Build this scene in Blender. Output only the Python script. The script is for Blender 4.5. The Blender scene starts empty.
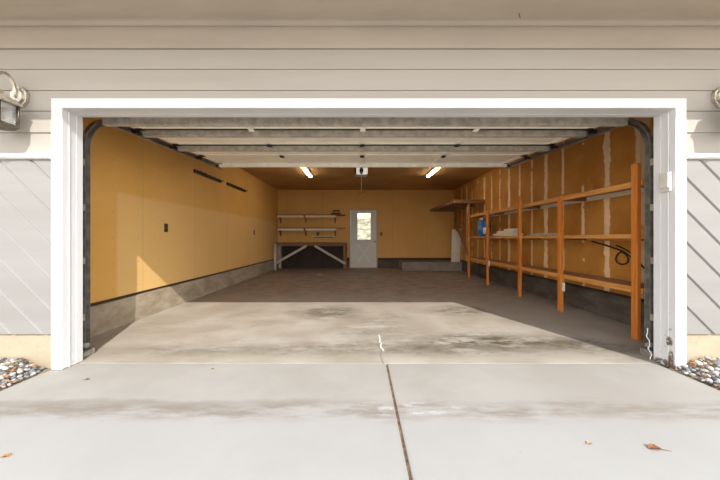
import bpy, bmesh, math, random
from mathutils import Vector, Matrix
random.seed(7)
S = bpy.context.scene
COL = S.collection
PI = math.pi

# ------------------------------------------------------------------ measures
XL, XR = -2.86, 3.26          # inside faces of the side walls
YB = 10.45                    # inside face of the back wall
YS, YT, YI = 2.40, 2.38, 2.56 # siding face, casing face, inner face of the front wall
JL, JR = -2.365, 2.505          # clear opening
ZH = 2.082                    # underside of the head jamb
ZC, ZSOF = 2.72, 2.77         # ceiling, soffit
ZF = 0.32                     # top of concrete stem wall inside

# ------------------------------------------------------------------ materials
def mat_new(name):
    m = bpy.data.materials.new(name); m.use_nodes = True
    nt = m.node_tree; nt.nodes.clear()
    o = nt.nodes.new('ShaderNodeOutputMaterial'); b = nt.nodes.new('ShaderNodeBsdfPrincipled')
    nt.links.new(b.outputs[0], o.inputs[0])
    return m, nt, b
class NB:
    """small node builder"""
    def __init__(s, nt): s.nt = nt; s.tc = nt.nodes.new('ShaderNodeTexCoord'); s.co = s.tc.outputs['Object']
    def put(s, inp, v):
        if v is None: return
        if hasattr(v, 'is_linked') and hasattr(v, 'node'): s.nt.links.new(v, inp)
        else:
            try: inp.default_value = v
            except Exception: inp.default_value = (*v, 1.0)
    def math(s, op, a, b=None, c=None, clamp=False):
        n = s.nt.nodes.new('ShaderNodeMath'); n.operation = op; n.use_clamp = clamp
        for i, v in enumerate((a, b, c)): s.put(n.inputs[i], v)
        return n.outputs[0]
    def xyz(s, co=None):
        n = s.nt.nodes.new('ShaderNodeSeparateXYZ'); s.put(n.inputs[0], co or s.co); return n.outputs
    def scaled(s, sc, off=(0, 0, 0), co=None, rot=(0, 0, 0)):
        n = s.nt.nodes.new('ShaderNodeMapping'); n.inputs['Scale'].default_value = sc; n.inputs['Location'].default_value = off
        n.inputs['Rotation'].default_value = rot
        s.put(n.inputs[0], co or s.co); return n.outputs[0]
    def noise(s, scale, co=None, detail=4, rough=.55, dist=0.0):
        n = s.nt.nodes.new('ShaderNodeTexNoise'); n.inputs['Scale'].default_value = scale; n.inputs['Detail'].default_value = detail
        n.inputs['Roughness'].default_value = rough; n.inputs['Distortion'].default_value = dist
        s.put(n.inputs['Vector'], co or s.co); return n.outputs[0]
    def ramp(s, v, lo, hi, a=0.0, b=1.0):
        n = s.nt.nodes.new('ShaderNodeMapRange'); n.interpolation_type = 'SMOOTHSTEP'
        n.inputs[1].default_value = lo; n.inputs[2].default_value = hi; n.inputs[3].default_value = a; n.inputs[4].default_value = b
        s.put(n.inputs[0], v); return n.outputs[0]
    def mix(s, f, a, b, mode='MIX'):
        n = s.nt.nodes.new('ShaderNodeMix'); n.data_type = 'RGBA'; n.blend_type = mode
        s.put(n.inputs[0], f); s.put(n.inputs[6], a); s.put(n.inputs[7], b); return n.outputs[2]
    def ell(s, cx, cy, rx, ry, soft=.6, cz=None, rz=1.0, wob=0.0):
        """1 inside an ellipse of the object's own coordinates, 0 outside"""
        co = s.co
        n = s.nt.nodes.new('ShaderNodeMapping')
        n.inputs['Scale'].default_value = (1/rx, 1/ry, 1/rz if cz is not None else 0)
        n.inputs['Location'].default_value = (-cx/rx, -cy/ry, -cz/rz if cz is not None else 0)
        s.put(n.inputs[0], co)
        l = s.nt.nodes.new('ShaderNodeVectorMath'); l.operation = 'LENGTH'; s.put(l.inputs[0], n.outputs[0])
        v = l.outputs['Value']
        if wob: v = s.math('ADD', v, s.math('MULTIPLY', s.math('SUBTRACT', s.noise(5), .5), wob))
        return s.ramp(v, 1-soft, 1.0+soft*.3, 1.0, 0.0)
    def bump(s, bsdf, h, strength=.3, dist=.01):
        n = s.nt.nodes.new('ShaderNodeBump'); n.inputs['Strength'].default_value = strength; n.inputs['Distance'].default_value = dist
        s.put(n.inputs['Height'], h); s.nt.links.new(n.outputs[0], bsdf.inputs['Normal'])

MC = {}
def plain(name, col, rough=.6, metal=0.0, var=.12, scale=12, bump=.08, stretch=(1, 1, 1)):
    if name in MC: return MC[name]
    m, nt, b = mat_new(name); k = NB(nt)
    n = k.noise(scale, k.scaled(stretch))
    dark = tuple(c*(1-var) for c in col); lite = tuple(min(1, c*(1+var)) for c in col)
    k.put(b.inputs['Base Color'], k.mix(k.ramp(n, .3, .7), dark, lite))
    b.inputs['Roughness'].default_value = rough; b.inputs['Metallic'].default_value = metal
    if bump: k.bump(b, n, bump, .005)
    MC[name] = m; return m
def wood(name, a, c, axis='z', rough=.6, scale=9):
    if name in MC: return MC[name]
    m, nt, b = mat_new(name); k = NB(nt)
    st = {'x': (.06, 1, 1), 'y': (1, .06, 1), 'z': (1, 1, .06)}[axis]
    co = k.scaled(st)
    n = k.noise(scale*3, co, 6, .6, .6); n2 = k.noise(scale*14, co, 3)
    col = k.mix(k.ramp(n, .32, .68), a, c)
    col = k.mix(k.math('MULTIPLY', k.ramp(n2, .55, .75), .35), col, tuple(x*.45 for x in a))
    kn = k.noise(5, k.scaled((1, 1, 1), (3, 1, 2)), 1)
    col = k.mix(k.ramp(kn, .74, .80, 0, .7), col, tuple(x*.3 for x in a))
    k.put(b.inputs['Base Color'], col); b.inputs['Roughness'].default_value = rough
    k.bump(b, n, .15, .004)
    MC[name] = m; return m

def m_drywall_left():
    m, nt, b = mat_new('ochre_drywall'); k = NB(nt); x, y, z = k.xyz()
    base = k.mix(k.ramp(k.noise(1.3), .3, .7), (.68, .355, .070), (.75, .41, .095))
    u = k.math('DIVIDE', k.math('SUBTRACT', y, 3.95), 1.24)
    f = k.math('FRACT', k.math('ADD', u, 10.0))
    d = k.math('MINIMUM', f, k.math('SUBTRACT', 1.0, f))
    # paler sheet halves, each sheet its own tone
    wn = nt.nodes.new('ShaderNodeTexWhiteNoise'); wn.noise_dimensions = '1D'
    k.put(wn.inputs['W'], k.math('FLOOR', k.math('ADD', u, 10.0)))
    base = k.mix(k.math('MULTIPLY', wn.outputs[0], .35), base, (.80, .52, .20))
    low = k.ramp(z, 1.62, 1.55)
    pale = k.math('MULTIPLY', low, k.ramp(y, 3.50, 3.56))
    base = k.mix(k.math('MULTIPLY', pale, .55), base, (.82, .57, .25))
    seam = k.math('MULTIPLY', k.ramp(d, .012, .002), .30)
    base = k.mix(seam, base, (.45, .27, .09))
    # nail heads down the studs
    fy = k.math('FRACT', k.math('DIVIDE', k.math('ADD', y, .02), .41)); fz = k.math('FRACT', k.math('DIVIDE', z, .30))
    dy = k.math('MULTIPLY', k.math('SUBTRACT', fy, .5), .41); dz = k.math('MULTIPLY', k.math('SUBTRACT', fz, .5), .30)
    r2 = k.math('ADD', k.math('MULTIPLY', dy, dy), k.math('MULTIPLY', dz, dz))
    base = k.mix(k.ramp(r2, .00012, .00005, 0, .45), base, (.30, .17, .06))
    k.put(b.inputs['Base Color'], base); b.inputs['Roughness'].default_value = .75
    return m
def m_drywall_back():
    m, nt, b = mat_new('tan_drywall'); k = NB(nt); x, y, z = k.xyz()
    base = k.mix(k.ramp(k.noise(1.1), .3, .7), (.64, .355, .10), (.69, .40, .125))
    u = k.math('FRACT', k.math('DIVIDE', k.math('ADD', x, 22.05), 1.22))
    d = k.math('MINIMUM', u, k.math('SUBTRACT', 1.0, u))
    base = k.mix(k.ramp(d, .02, .004, 0, .25), base, (.40, .24, .09))
    k.put(b.inputs['Base Color'], base); b.inputs['Roughness'].default_value = .75
    return m
def m_drywall_right():
    """bare brown board with taped and mudded stud lines"""
    m, nt, b = mat_new('taped_drywall'); k = NB(nt); x, y, z = k.xyz()
    base = k.mix(k.ramp(k.noise(1.6), .3, .7), (.40, .155, .016), (.54, .25, .045))
    base = k.mix(k.ramp(k.noise(3.5, k.scaled((1, 1, .35))), .60, .72, 0, .35), base, (.64, .36, .11))
    wob = k.math('MULTIPLY', k.math('SUBTRACT', k.noise(6, k.scaled((1, .4, 1)), 5, .7), .5), .05)
    yy = k.math('ADD', y, wob)
    def strip(origin, pitch, half, breakup, seed):
        f = k.math('FRACT', k.math('ADD', k.math('DIVIDE', k.math('SUBTRACT', yy, origin), pitch), 20.5))
        d = k.math('MULTIPLY', k.math('ABSOLUTE', k.math('SUBTRACT', f, .5)), pitch)
        w = k.math('MULTIPLY', k.math('ADD', k.math('MULTIPLY', k.noise(3.6, k.scaled((1, 1, 1), (seed, seed, 0)), 5, .75), 2.4), -.25), half)
        s_ = k.ramp(k.math('SUBTRACT', d, w), .006, -.006)
        gap = k.ramp(k.noise(2.2, k.scaled((1, .8, 1.2), (0, seed, seed)), 3), breakup, breakup+.03)
        return k.math('MULTIPLY', s_, gap)
    thin = strip(3.52, .434, .029, .42, 3.1)
    wide = strip(3.96, 1.30, .050, .28, 8.3)
    t = k.math('MAXIMUM', thin, wide)
    topmask = k.ramp(z, 2.66, 2.62)
    t = k.math('MULTIPLY', t, topmask)
    tone = k.mix(k.noise(14), (.74, .51, .28), (.90, .70, .45))
    base = k.mix(k.math('MULTIPLY', t, .95), base, tone)
    # the wide smear of mud by the opening
    sm = k.math('MULTIPLY', k.ramp(k.math('ABSOLUTE', k.math('SUBTRACT', yy, 3.46)), .11, .08), k.ramp(k.noise(4), .3, .5))
    base = k.mix(k.math('MULTIPLY', sm, .75), base, (.62, .44, .27))
    k.put(b.inputs['Base Color'], base); b.inputs['Roughness'].default_value = .8
    k.bump(b, t, .3, .003)
    return m
def m_stemwall(name, a, c):
    m, nt, b = mat_new(name); k = NB(nt)
    n = k.noise(3.0, k.scaled((1, 1, 2.5)), 6, .65); n2 = k.noise(30, None, 4)
    col = k.mix(k.ramp(n, .3, .7), a, c)
    col = k.mix(k.ramp(n2, .62, .75, 0, .5), col, tuple(v*.5 for v in a))
    k.put(b.inputs['Base Color'], col); b.inputs['Roughness'].default_value = .9
    k.bump(b, n2, .3, .006); return m
def m_slab():
    """garage slab: worn concrete, darker inner half, mildew patches near the opening"""
    m, nt, b = mat_new('garage_slab_concrete'); k = NB(nt); x, y, z = k.xyz()
    n = k.noise(2.2, None, 6, .6); f = k.noise(38, None, 5, .7); g = k.noise(7, k.scaled((.45, 1.6, 1)), 7, .72, .4)
    base = k.mix(k.ramp(n, .3, .7), (.345, .30, .24), (.435, .395, .335))
    # darker mottled brown over the inner half of the floor
    inner_tone = k.math('MULTIPLY', k.ramp(k.math('ADD', y, k.math('MULTIPLY', k.noise(1.6, None, 3), 1.2)), 4.4, 7.2), .80)
    base = k.mix(inner_tone, base, k.mix(k.ramp(g, .35, .65), (.105, .075, .055), (.37, .285, .23)))
    # rusty smears
    base = k.mix(k.math('MULTIPLY', k.ramp(g, .58, .68), k.math('MULTIPLY', k.ell(-1.9, 3.9, 1.0, 1.6), .55)), base, (.30, .20, .12))
    base = k.mix(k.math('MULTIPLY', k.ramp(g, .56, .66), k.math('MULTIPLY', k.ell(-2.2, 6.4, 1.0, 1.5), .6)), base, (.32, .20, .13))
    # mildew
    spots = k.ramp(k.noise(9, k.scaled((.6, 1.3, 1), (4, 0, 0)), 9, .78, .5), .46, .60)
    soft = k.ramp(k.noise(3.5, k.scaled((.7, 1.6, 1), (2, 5, 0)), 4, .6), .36, .56)
    for cx, cy, rx, ry, s in ((1.30, 3.02, .85, .33, 1.0), (2.1, 2.98, .55, .22, .8), (.9, 2.85, .9, .22, .6), (-.45, 4.25, .6, .42, .85), (1.45, 4.35, .55, .35, .7),
                              (-.2, 2.85, 1.0, .22, .55), (-1.5, 2.8, .9, .2, .45), (.2, 3.4, .6, .5, .35), (2.4, 2.75, .5, .3, .4), (.35, 3.95, .5, .3, .3)):
        e_ = k.ell(cx, cy, rx, ry, .9)
        base = k.mix(k.math('MULTIPLY', k.math('MULTIPLY', soft, e_), s*.9), base, (.125, .108, .07))
        base = k.mix(k.math('MULTIPLY', k.math('MULTIPLY', spots, e_), s), base, (.085, .072, .045))
    base = k.mix(k.math('MULTIPLY', k.ramp(g, .56, .64), .25), base, (.28, .24, .19))
    # edge of the slab is grimy where the door seals
    base = k.mix(k.math('MULTIPLY', k.ramp(k.math('ABSOLUTE', k.math('SUBTRACT', y, 2.78)), .26, .0), k.ramp(n, .4, .62, .1, .45)), base, (.25, .21, .165))
    # hairline crack continuing the driveway joint
    wob = k.math('MULTIPLY', k.math('SUBTRACT', k.noise(7, k.scaled((0, 1, 0)), 6, .75), .5), .12)
    dx = k.math('ABSOLUTE', k.math('SUBTRACT', k.math('ADD', x, wob), .19))
    cr = k.math('MULTIPLY', k.ramp(dx, .010, .003), k.math('MULTIPLY', k.ramp(y, 3.2, 3.0), .8))
    base = k.mix(cr, base, (.20, .17, .14))
    cr2 = k.math('MULTIPLY', k.ramp(k.math('ABSOLUTE', k.math('SUBTRACT', k.math('ADD', x, wob), .207)), .010, .004), k.math('MULTIPLY', k.math('MULTIPLY', k.ramp(y, 3.3, 3.2), k.ramp(y, 2.76, 2.82)), .8))
    base = k.mix(cr2, base, (.85, .83, .80))
    base = k.mix(k.ramp(f, .60, .75, 0, .30), base, (.30, .26, .21))
    k.put(b.inputs['Base Color'], base)
    k.put(b.inputs['Roughness'], k.ramp(n, .3, .7, .50, .72))
    k.bump(b, f, .12, .004); return m
def m_drive():
    m, nt, b = mat_new('driveway_concrete'); k = NB(nt); x, y, z = k.xyz()
    n = k.noise(1.5, None, 6, .6); f = k.noise(55, None, 5, .7)
    base = k.mix(k.ramp(n, .3, .7), (.315, .287, .250), (.362, .337, .302))
    base = k.mix(k.ramp(y, 2.05, 1.7, 0, .5), base, (.365, .354, .338))
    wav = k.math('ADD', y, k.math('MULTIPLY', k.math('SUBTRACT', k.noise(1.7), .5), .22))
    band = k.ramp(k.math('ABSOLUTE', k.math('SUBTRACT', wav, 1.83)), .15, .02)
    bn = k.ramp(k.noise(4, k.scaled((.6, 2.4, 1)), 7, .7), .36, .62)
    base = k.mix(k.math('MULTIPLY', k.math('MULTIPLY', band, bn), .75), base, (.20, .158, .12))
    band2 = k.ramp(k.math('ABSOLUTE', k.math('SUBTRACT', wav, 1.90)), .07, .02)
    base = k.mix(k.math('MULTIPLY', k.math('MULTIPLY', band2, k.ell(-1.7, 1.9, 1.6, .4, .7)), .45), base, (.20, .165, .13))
    wsp = k.ramp(k.noise(11, k.scaled((.5, 1.6, 1)), 8, .75), .50, .60)
    wm = k.ell(.32, 1.84, .42, .10, .8)
    base = k.mix(k.math('MULTIPLY', wsp, k.math('MULTIPLY', wm, .6)), base, (.52, .515, .51))
    base = k.mix(k.math('MULTIPLY', k.ell(1.8, 1.95, 1.0, .3, .8), k.math('MULTIPLY', k.ramp(k.noise(3), .4, .6), .35)), base, (.29, .245, .205))
    base = k.mix(k.ramp(f, .64, .74, 0, .22), base, (.22, .19, .16))
    sp = k.noise(26, None, 1)
    base = k.mix(k.ramp(sp, .80, .82, 0, .6), base, (.25, .2, .16))
    # the joint down the middle is stained
    base = k.mix(k.ramp(k.math('ABSOLUTE', k.math('SUBTRACT', x, .222)), .03, .008, 0, .4), base, (.30, .25, .20))
    k.put(b.inputs['Base Color'], base); b.inputs['Roughness'].default_value = .85
    k.bump(b, f, .12, .004); return m
def m_white_paint():
    m, nt, b = mat_new('white_paint'); k = NB(nt); x, y, z = k.xyz()
    base = k.mix(k.ramp(k.noise(2.0, k.scaled((1, 1, .3))), .35, .7), (.63, .63, .63), (.69, .69, .685))
    base = k.mix(k.math('MULTIPLY', k.ramp(k.noise(18), .55, .68), k.ramp(z, .35, .0, 0, .25)), base, (.45, .40, .33))
    # flaking, rotten foot of the jamb that faces the opening from the right
    pk = k.ramp(k.noise(22, None, 6, .7), .40, .52)
    e1 = k.ell(2.5, 2.43, .3, .028, .3, .21, .045); e2 = k.ell(2.5, 2.46, .3, .11, .3, .01, .05); e3 = k.ell(2.5, 2.415, .3, .022, .3, .05, .12)
    base = k.mix(k.math('MULTIPLY', k.math('MAXIMUM', e1, k.math('MAXIMUM', e2, e3)), pk), base, (.13, .09, .06))
    fl = k.math('MULTIPLY', k.ell(2.5, 2.45, .3, .09, .5, .22, .28), k.ramp(k.noise(40, None, 3), .62, .68))
    base = k.mix(fl, base, (.35, .30, .25))
    k.put(b.inputs['Base Color'], base); b.inputs['Roughness'].default_value = .45
    return m
def m_siding():
    m, nt, b = mat_new('taupe_siding_paint'); k = NB(nt)
    n = k.noise(3, k.scaled((.12, 1, 1.5)), 6, .6); g = k.noise(45, k.scaled((.06, 1, 1)), 4, .6)
    base = k.mix(k.ramp(n, .3, .7), (.34, .305, .265), (.375, .34, .30))
    k.put(b.inputs['Base Color'], base); b.inputs['Roughness'].default_value = .6
    k.bump(b, g, .12, .003); return m
def m_diag():
    m, nt, b = mat_new('grey_siding_paint'); k = NB(nt)
    co = k.scaled((.1, 1, 1.4), (0, 0, 0), None, (0, 0.785, 0))
    n = k.noise(4, co, 6, .6); g = k.noise(50, co, 4, .6)
    base = k.mix(k.ramp(n, .3, .7), (.215, .205, .195), (.238, .228, .218))
    k.put(b.inputs['Base Color'], base); b.inputs['Roughness'].default_value = .6
    k.bump(b, g, .12, .003); return m
def m_soffit():
    m, nt, b = mat_new('tan_soffit_paint'); k = NB(nt); x, y, z = k.xyz()
    n = k.noise(5, k.scaled((.2, 1, 1)), 6, .65)
    base = k.mix(k.ramp(n, .3, .7), (.43, .365, .285), (.49, .425, .34))
    wob = k.math('MULTIPLY', k.math('SUBTRACT', k.noise(14), .5), .05)
    dd = k.math('ABSOLUTE', k.math('SUBTRACT', k.math('ADD', x, k.math('ADD', wob, k.math('MULTIPLY', y, -.8))), -.62))
    cr = k.math('MULTIPLY', k.ramp(dd, .006, .002), k.ell(1.27, 2.34, .12, .06, .2))
    base = k.mix(cr, base, (.12, .09, .07))
    k.put(b.inputs['Base Color'], base); b.inputs['Roughness'].default_value = .7
    k.bump(b, n, .15, .004); return m
def m_glass(name, tint=(.97, .98, .98), gloss=.1):
    m, nt, b = mat_new(name); nt.nodes.remove(b)
    o = [n for n in nt.nodes if n.type == 'OUTPUT_MATERIAL'][0]
    t = nt.nodes.new('ShaderNodeBsdfTransparent'); t.inputs[0].default_value = (*tint, 1)
    g = nt.nodes.new('ShaderNodeBsdfGlossy'); g.inputs['Roughness'].default_value = .03
    fr = nt.nodes.new('ShaderNodeFresnel'); fr.inputs[0].default_value = 1.45
    mx = nt.nodes.new('ShaderNodeMixShader'); nt.links.new(fr.outputs[0], mx.inputs[0])
    nt.links.new(t.outputs[0], mx.inputs[1]); nt.links.new(g.outputs[0], mx.inputs[2]); nt.links.new(mx.outputs[0], o.inputs[0])
    return m
def m_obscure():
    m, nt, b = mat_new('clouded_glass'); k = NB(nt); nt.nodes.remove(b)
    o = [n for n in nt.nodes if n.type == 'OUTPUT_MATERIAL'][0]
    t = nt.nodes.new('ShaderNodeBsdfTransparent'); g = nt.nodes.new('ShaderNodeBsdfGlossy'); g.inputs['Roughness'].default_value = .12
    k.put(t.inputs[0], k.mix(k.ramp(k.noise(6, k.scaled((.7, 1, 2.0)), 4, .6), .40, .60), (.54, .52, .44), (.74, .72, .62)))
    mx = nt.nodes.new('ShaderNodeMixShader'); mx.inputs[0].default_value = .05
    nt.links.new(t.outputs[0], mx.inputs[1]); nt.links.new(g.outputs[0], mx.inputs[2]); nt.links.new(mx.outputs[0], o.inputs[0])
    return m
def m_emit(name, col, st):
    m, nt, b = mat_new(name)
    b.inputs['Base Color'].default_value = (.9, .9, .88, 1); b.inputs['Emission Color'].default_value = (*col, 1)
    b.inputs['Emission Strength'].default_value = st; return m

M_SLAB, M_DRIVE, M_WHITE, M_SIDING, M_DIAG, M_SOFFIT = m_slab(), m_drive(), m_white_paint(), m_siding(), m_diag(), m_soffit()
M_FRIEZE = plain('tan_frieze_paint', (.36, .305, .245), .7, var=.06, scale=4, stretch=(.2, 1, 1))
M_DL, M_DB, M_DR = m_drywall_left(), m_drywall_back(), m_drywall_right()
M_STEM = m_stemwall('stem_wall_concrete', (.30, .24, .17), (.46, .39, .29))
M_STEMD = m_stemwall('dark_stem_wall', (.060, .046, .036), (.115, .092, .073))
M_CREAM = m_stemwall('cream_foundation_parging', (.33, .27, .185), (.38, .315, .225))
M_CEIL = plain('brown_ceiling_board', (.47, .255, .075), .8, var=.15, scale=1.2, bump=0)
M_SILL = plain('sill_plate_shade', (.05, .032, .02), .8)  # near-black: the recess shade over the stem wall is put into the colour
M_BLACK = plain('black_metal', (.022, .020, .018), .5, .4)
M_GALV = plain('galvanized_steel', (.40, .38, .34), .5, .55, var=.25, scale=30)
M_TRACK = plain('grimy_track_steel', (.27, .25, .225), .5, .5, var=.3, scale=12)
M_DOORP = plain('cream_door_panel', (.94, .885, .775), .55, var=.05, scale=3)
M_DOORW = plain('pale_door_edge', (.93, .885, .79), .5, var=.08, scale=8)
M_STRUT = plain('dusty_strut', (.46, .42, .35), .6, .15, var=.22, scale=14)
M_LUMZ = wood('lumber_upright', (.52, .150, .016), (.70, .245, .040), 'z')
M_LUMY = wood('lumber_rail', (.50, .20, .04), (.68, .32, .09), 'y')
M_DECK = wood('plywood_deck', (.30, .13, .055), (.42, .21, .10), 'y', .7)
M_LUMDK = wood('old_dark_lumber', (.20, .09, .035), (.30, .145, .06), 'x', .7)
M_BENCHT = wood('worn_bench_top', (.16, .075, .04), (.24, .12, .065), 'x', .7)
M_HARD = plain('shaded_hardboard', (.028, .013, .009), .7, var=.3, scale=4)  # brown backing board, with the shade under the bench put into its colour
M_GREYW = plain('weathered_white_lumber', (.46, .40, .34), .7, var=.15, scale=10, stretch=(1, 1, .3))
M_SHELFW = plain('white_shelf_edge', (.74, .66, .52), .6, var=.06)
M_WDOOR = plain('white_door_paint', (.58, .56, .52), .45, var=.04, scale=3)
M_WDOORX = plain('lit_crossbuck_paint', (.66, .64, .60), .45, var=.03)  # door paint lightened to stand for light catching the crossbuck
M_DFRAME = plain('tan_door_frame', (.42, .33, .22), .6)
M_BRASS = plain('red_brass', (.38, .09, .04), .35, .6)
M_WPLAST = plain('white_plastic', (.82, .82, .80), .4, var=.03)
M_GPLAST = plain('grey_plastic', (.46, .46, .45), .45, var=.05)
M_KEYPAD = plain('beige_keypad_plastic', (.56, .53, .48), .5, var=.05)
M_PEWTER = plain('weathered_pewter', (.50, .455, .38), .38, .75, var=.3, scale=30)
M_DKPEW = plain('dark_patina', (.14, .115, .085), .4, .75, var=.3, scale=30)
M_GLASS = m_obscure()
M_LGLASS = m_glass('lantern_glass', (.98, .98, .97))
M_TUBE = m_emit('fill_glow_tube', (1.0, .88, .72), 40.0)  # glow added to brighten the interior; the real tubes are off
M_LENS = m_emit('lit_lamp_lens', (1.0, .92, .80), .45)
M_RED = plain('red_plastic', (.55, .06, .03), .45)
M_CORD = plain('pale_cord', (.60, .50, .38), .8)
M_CABLE = plain('black_cable', (.03, .022, .016), .6)
M_BLUE = plain('blue_plastic', (.045, .16, .42), .35, var=.1)
M_BOARD = plain('pale_painted_board', (.70, .65, .56), .6, var=.08, scale=6)
M_DIRT = plain('soil', (.24, .175, .11), .95, var=.4, scale=30, bump=.4)
M_GROUND = plain('pale_gravel_ground', (.50, .46, .40), .95, var=.2, scale=6, bump=.2)
M_PAPER = plain('white_paper', (.80, .78, .74), .8, var=.05)
M_JOINT = plain('joint_dirt', (.17, .105, .06), .95, var=.5, scale=40)
M_CLUT = plain('dark_olive_metal', (.075, .06, .035), .6)
M_ROOF = plain('roof_sheathing', (.25, .2, .15), .9)
M_CONC = m_stemwall('grey_block_concrete', (.19, .165, .135), (.27, .24, .20))

# ------------------------------------------------------------------ mesh builder
class MB:
    def __init__(s): s.bm = bmesh.new()
    def _add(s, verts, faces):
        vs = [s.bm.verts.new(v) for v in verts]
        for f in faces:
            try: s.bm.faces.new([vs[i] for i in f])
            except ValueError: pass
        return vs
    def box(s, x0, x1, y0, y1, z0, z1, bev=0.0, M=None):
        t = bmesh.new()
        bmesh.ops.create_cube(t, size=1.0)
        bmesh.ops.scale(t, vec=(x1-x0, y1-y0, z1-z0), verts=t.verts)
        if bev: bmesh.ops.bevel(t, geom=list(t.edges), offset=min(bev, .45*min(x1-x0, y1-y0, z1-z0)), segments=2, profile=.5, affect='EDGES')
        bmesh.ops.translate(t, vec=((x0+x1)/2, (y0+y1)/2, (z0+z1)/2), verts=t.verts)
        if M is not None: bmesh.ops.transform(t, matrix=M, verts=t.verts)
        s.merge(t); return s
    def merge(s, t):
        t.verts.index_update()
        m = [s.bm.verts.new(v.co) for v in t.verts]
        for f in t.faces:
            nf = s.bm.faces.new([m[v.index] for v in f.verts]); nf.smooth = f.smooth
        t.free()
    def beam(s, a, b, w, h, up=(0, 0, 1), bev=0.003):
        """rectangular bar from a to b; w across, h along up"""
        a, b = Vector(a), Vector(b); d = (b-a); L = d.length; d.normalize()
        u = Vector(up); u = (u - d*u.dot(d)).normalized(); r = d.cross(u)
        M = Matrix(((d.x, r.x, u.x, (a.x+b.x)/2), (d.y, r.y, u.y, (a.y+b.y)/2), (d.z, r.z, u.z, (a.z+b.z)/2), (0, 0, 0, 1)))
        return s.box(-L/2, L/2, -w/2, w/2, -h/2, h/2, bev, M)
    def prism(s, prof, axis, a, b):
        """extrude closed 2-D profile along axis: x -> (y,z), y -> (x,z), z -> (x,y)"""
        def P(p, t):
            return {'x': (t, p[0], p[1]), 'y': (p[0], t, p[1]), 'z': (p[0], p[1], t)}[axis]
        n = len(prof)
        vs = [P(p, a) for p in prof] + [P(p, b) for p in prof]
        s._add(vs, [tuple(range(n)), tuple(range(2*n-1, n-1, -1))] + [(i, (i+1) % n, n+(i+1) % n, n+i) for i in range(n)])
        return s
    def tube(s, pts, r, seg=8, closed=False):
        pts = [Vector(p) for p in pts]; n = len(pts); rings = []; prev = None
        for i, p in enumerate(pts):
            a = pts[i-1] if (i or closed) else p; c = pts[(i+1) % n] if (i < n-1 or closed) else p
            d = (c-a).normalized()
            if prev is None: u = Vector((0, 0, 1)) if abs(d.z) < .9 else Vector((1, 0, 0))
            else: u = prev
            u = (u-d*u.dot(d)).normalized(); prev = u; v = d.cross(u)
            rr = r[i] if isinstance(r, (list, tuple)) else r
            rings.append([s.bm.verts.new(p+(u*math.cos(k*2*PI/seg)+v*math.sin(k*2*PI/seg))*rr) for k in range(seg)])
        for i in range(n if closed else n-1):
            A, B = rings[i], rings[(i+1) % n]
            for k in range(seg):
                f = s.bm.faces.new((A[k], A[(k+1) % seg], B[(k+1) % seg], B[k])); f.smooth = True
        if not closed:
            s.bm.faces.new(rings[0][::-1]); s.bm.faces.new(rings[-1])
        return s
    def lathe(s, prof, cx, cy, seg=24, rot=0.0, smooth=True):
        """prof: list of (r,z) bottom to top"""
        rings = []
        for r, z in prof:
            rings.append([s.bm.verts.new((cx+max(r, 1e-4)*math.cos(rot+k*2*PI/seg), cy+max(r, 1e-4)*math.sin(rot+k*2*PI/seg), z)) for k in range(seg)])
        for A, B in zip(rings, rings[1:]):
            for k in range(seg):
                f = s.bm.faces.new((A[k], A[(k+1) % seg], B[(k+1) % seg], B[k])); f.smooth = smooth
        s.bm.faces.new(rings[0][::-1]); s.bm.faces.new(rings[-1]); return s
WL = {}
def obj(name, mb, m, parent=None):
    me = bpy.data.meshes.new(name)
    bmesh.ops.recalc_face_normals(mb.bm, faces=mb.bm.faces)
    off = WL.get(parent.name, Vector((0, 0, 0))) if parent else Vector((0, 0, 0))
    if off.length: bmesh.ops.translate(mb.bm, vec=-off, verts=mb.bm.verts)
    mb.bm.to_mesh(me); mb.bm.free()
    me.materials.append(m)
    o = bpy.data.objects.new(name, me); COL.objects.link(o)
    if parent: o.parent = parent
    WL[o.name] = off
    return o
def thing(name, label, cat, loc=(0, 0, 0), group=None):
    o = bpy.data.objects.new(name, None); COL.objects.link(o); o.location = loc; o.empty_display_size = .1
    o['label'] = label; o['category'] = cat
    if group: o['group'] = group
    WL[o.name] = Vector(loc); return o
def tag(o, label, cat, group=None):
    o['label'] = label; o['category'] = cat
    if group: o['group'] = group
    return o
def solo(name, mb, m, loc, label, cat, group=None):
    """a thing that is one mesh, its origin moved to loc"""
    bmesh.ops.translate(mb.bm, vec=-Vector(loc), verts=mb.bm.verts)
    o = obj(name, mb, m); o.location = loc; WL[o.name] = Vector(loc)
    return tag(o, label, cat, group)
def struct(name, mb, m, parent=None, label=None, cat=None):
    o = obj(name, mb, m, parent)
    if not parent: o['kind'] = 'structure'
    if label: o['label'] = label; o['category'] = cat
    return o

# ================================================================== SETTING
# ground, driveway, slab
b = MB(); b.box(-40, 40, -40, 60, -.40, -.12); struct('ground', b, M_GROUND)
def drive_half(x0, x1, y0, y1):
    b = MB(); b.box(x0, x1, y0, y1, -.14, 0.0, .006); return b
dj = .222
dw = drive_half(-2.47, dj-.007, -9, 2.512)
dw.box(dj+.007, 2.48, -9, 2.512, -.14, 0, .006)
driveway = struct('driveway', dw, M_DRIVE, None, 'pale concrete driveway slab in front of the garage', 'driveway')
b = MB(); b.box(dj-.0075, dj+.0075, -9, 2.51, -.13, -.010); struct('joint_filler', b, M_JOINT, driveway)
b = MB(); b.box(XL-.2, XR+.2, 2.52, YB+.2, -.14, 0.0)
struct('floor', b, M_SLAB, None, 'stained concrete garage floor', 'floor')
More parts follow.
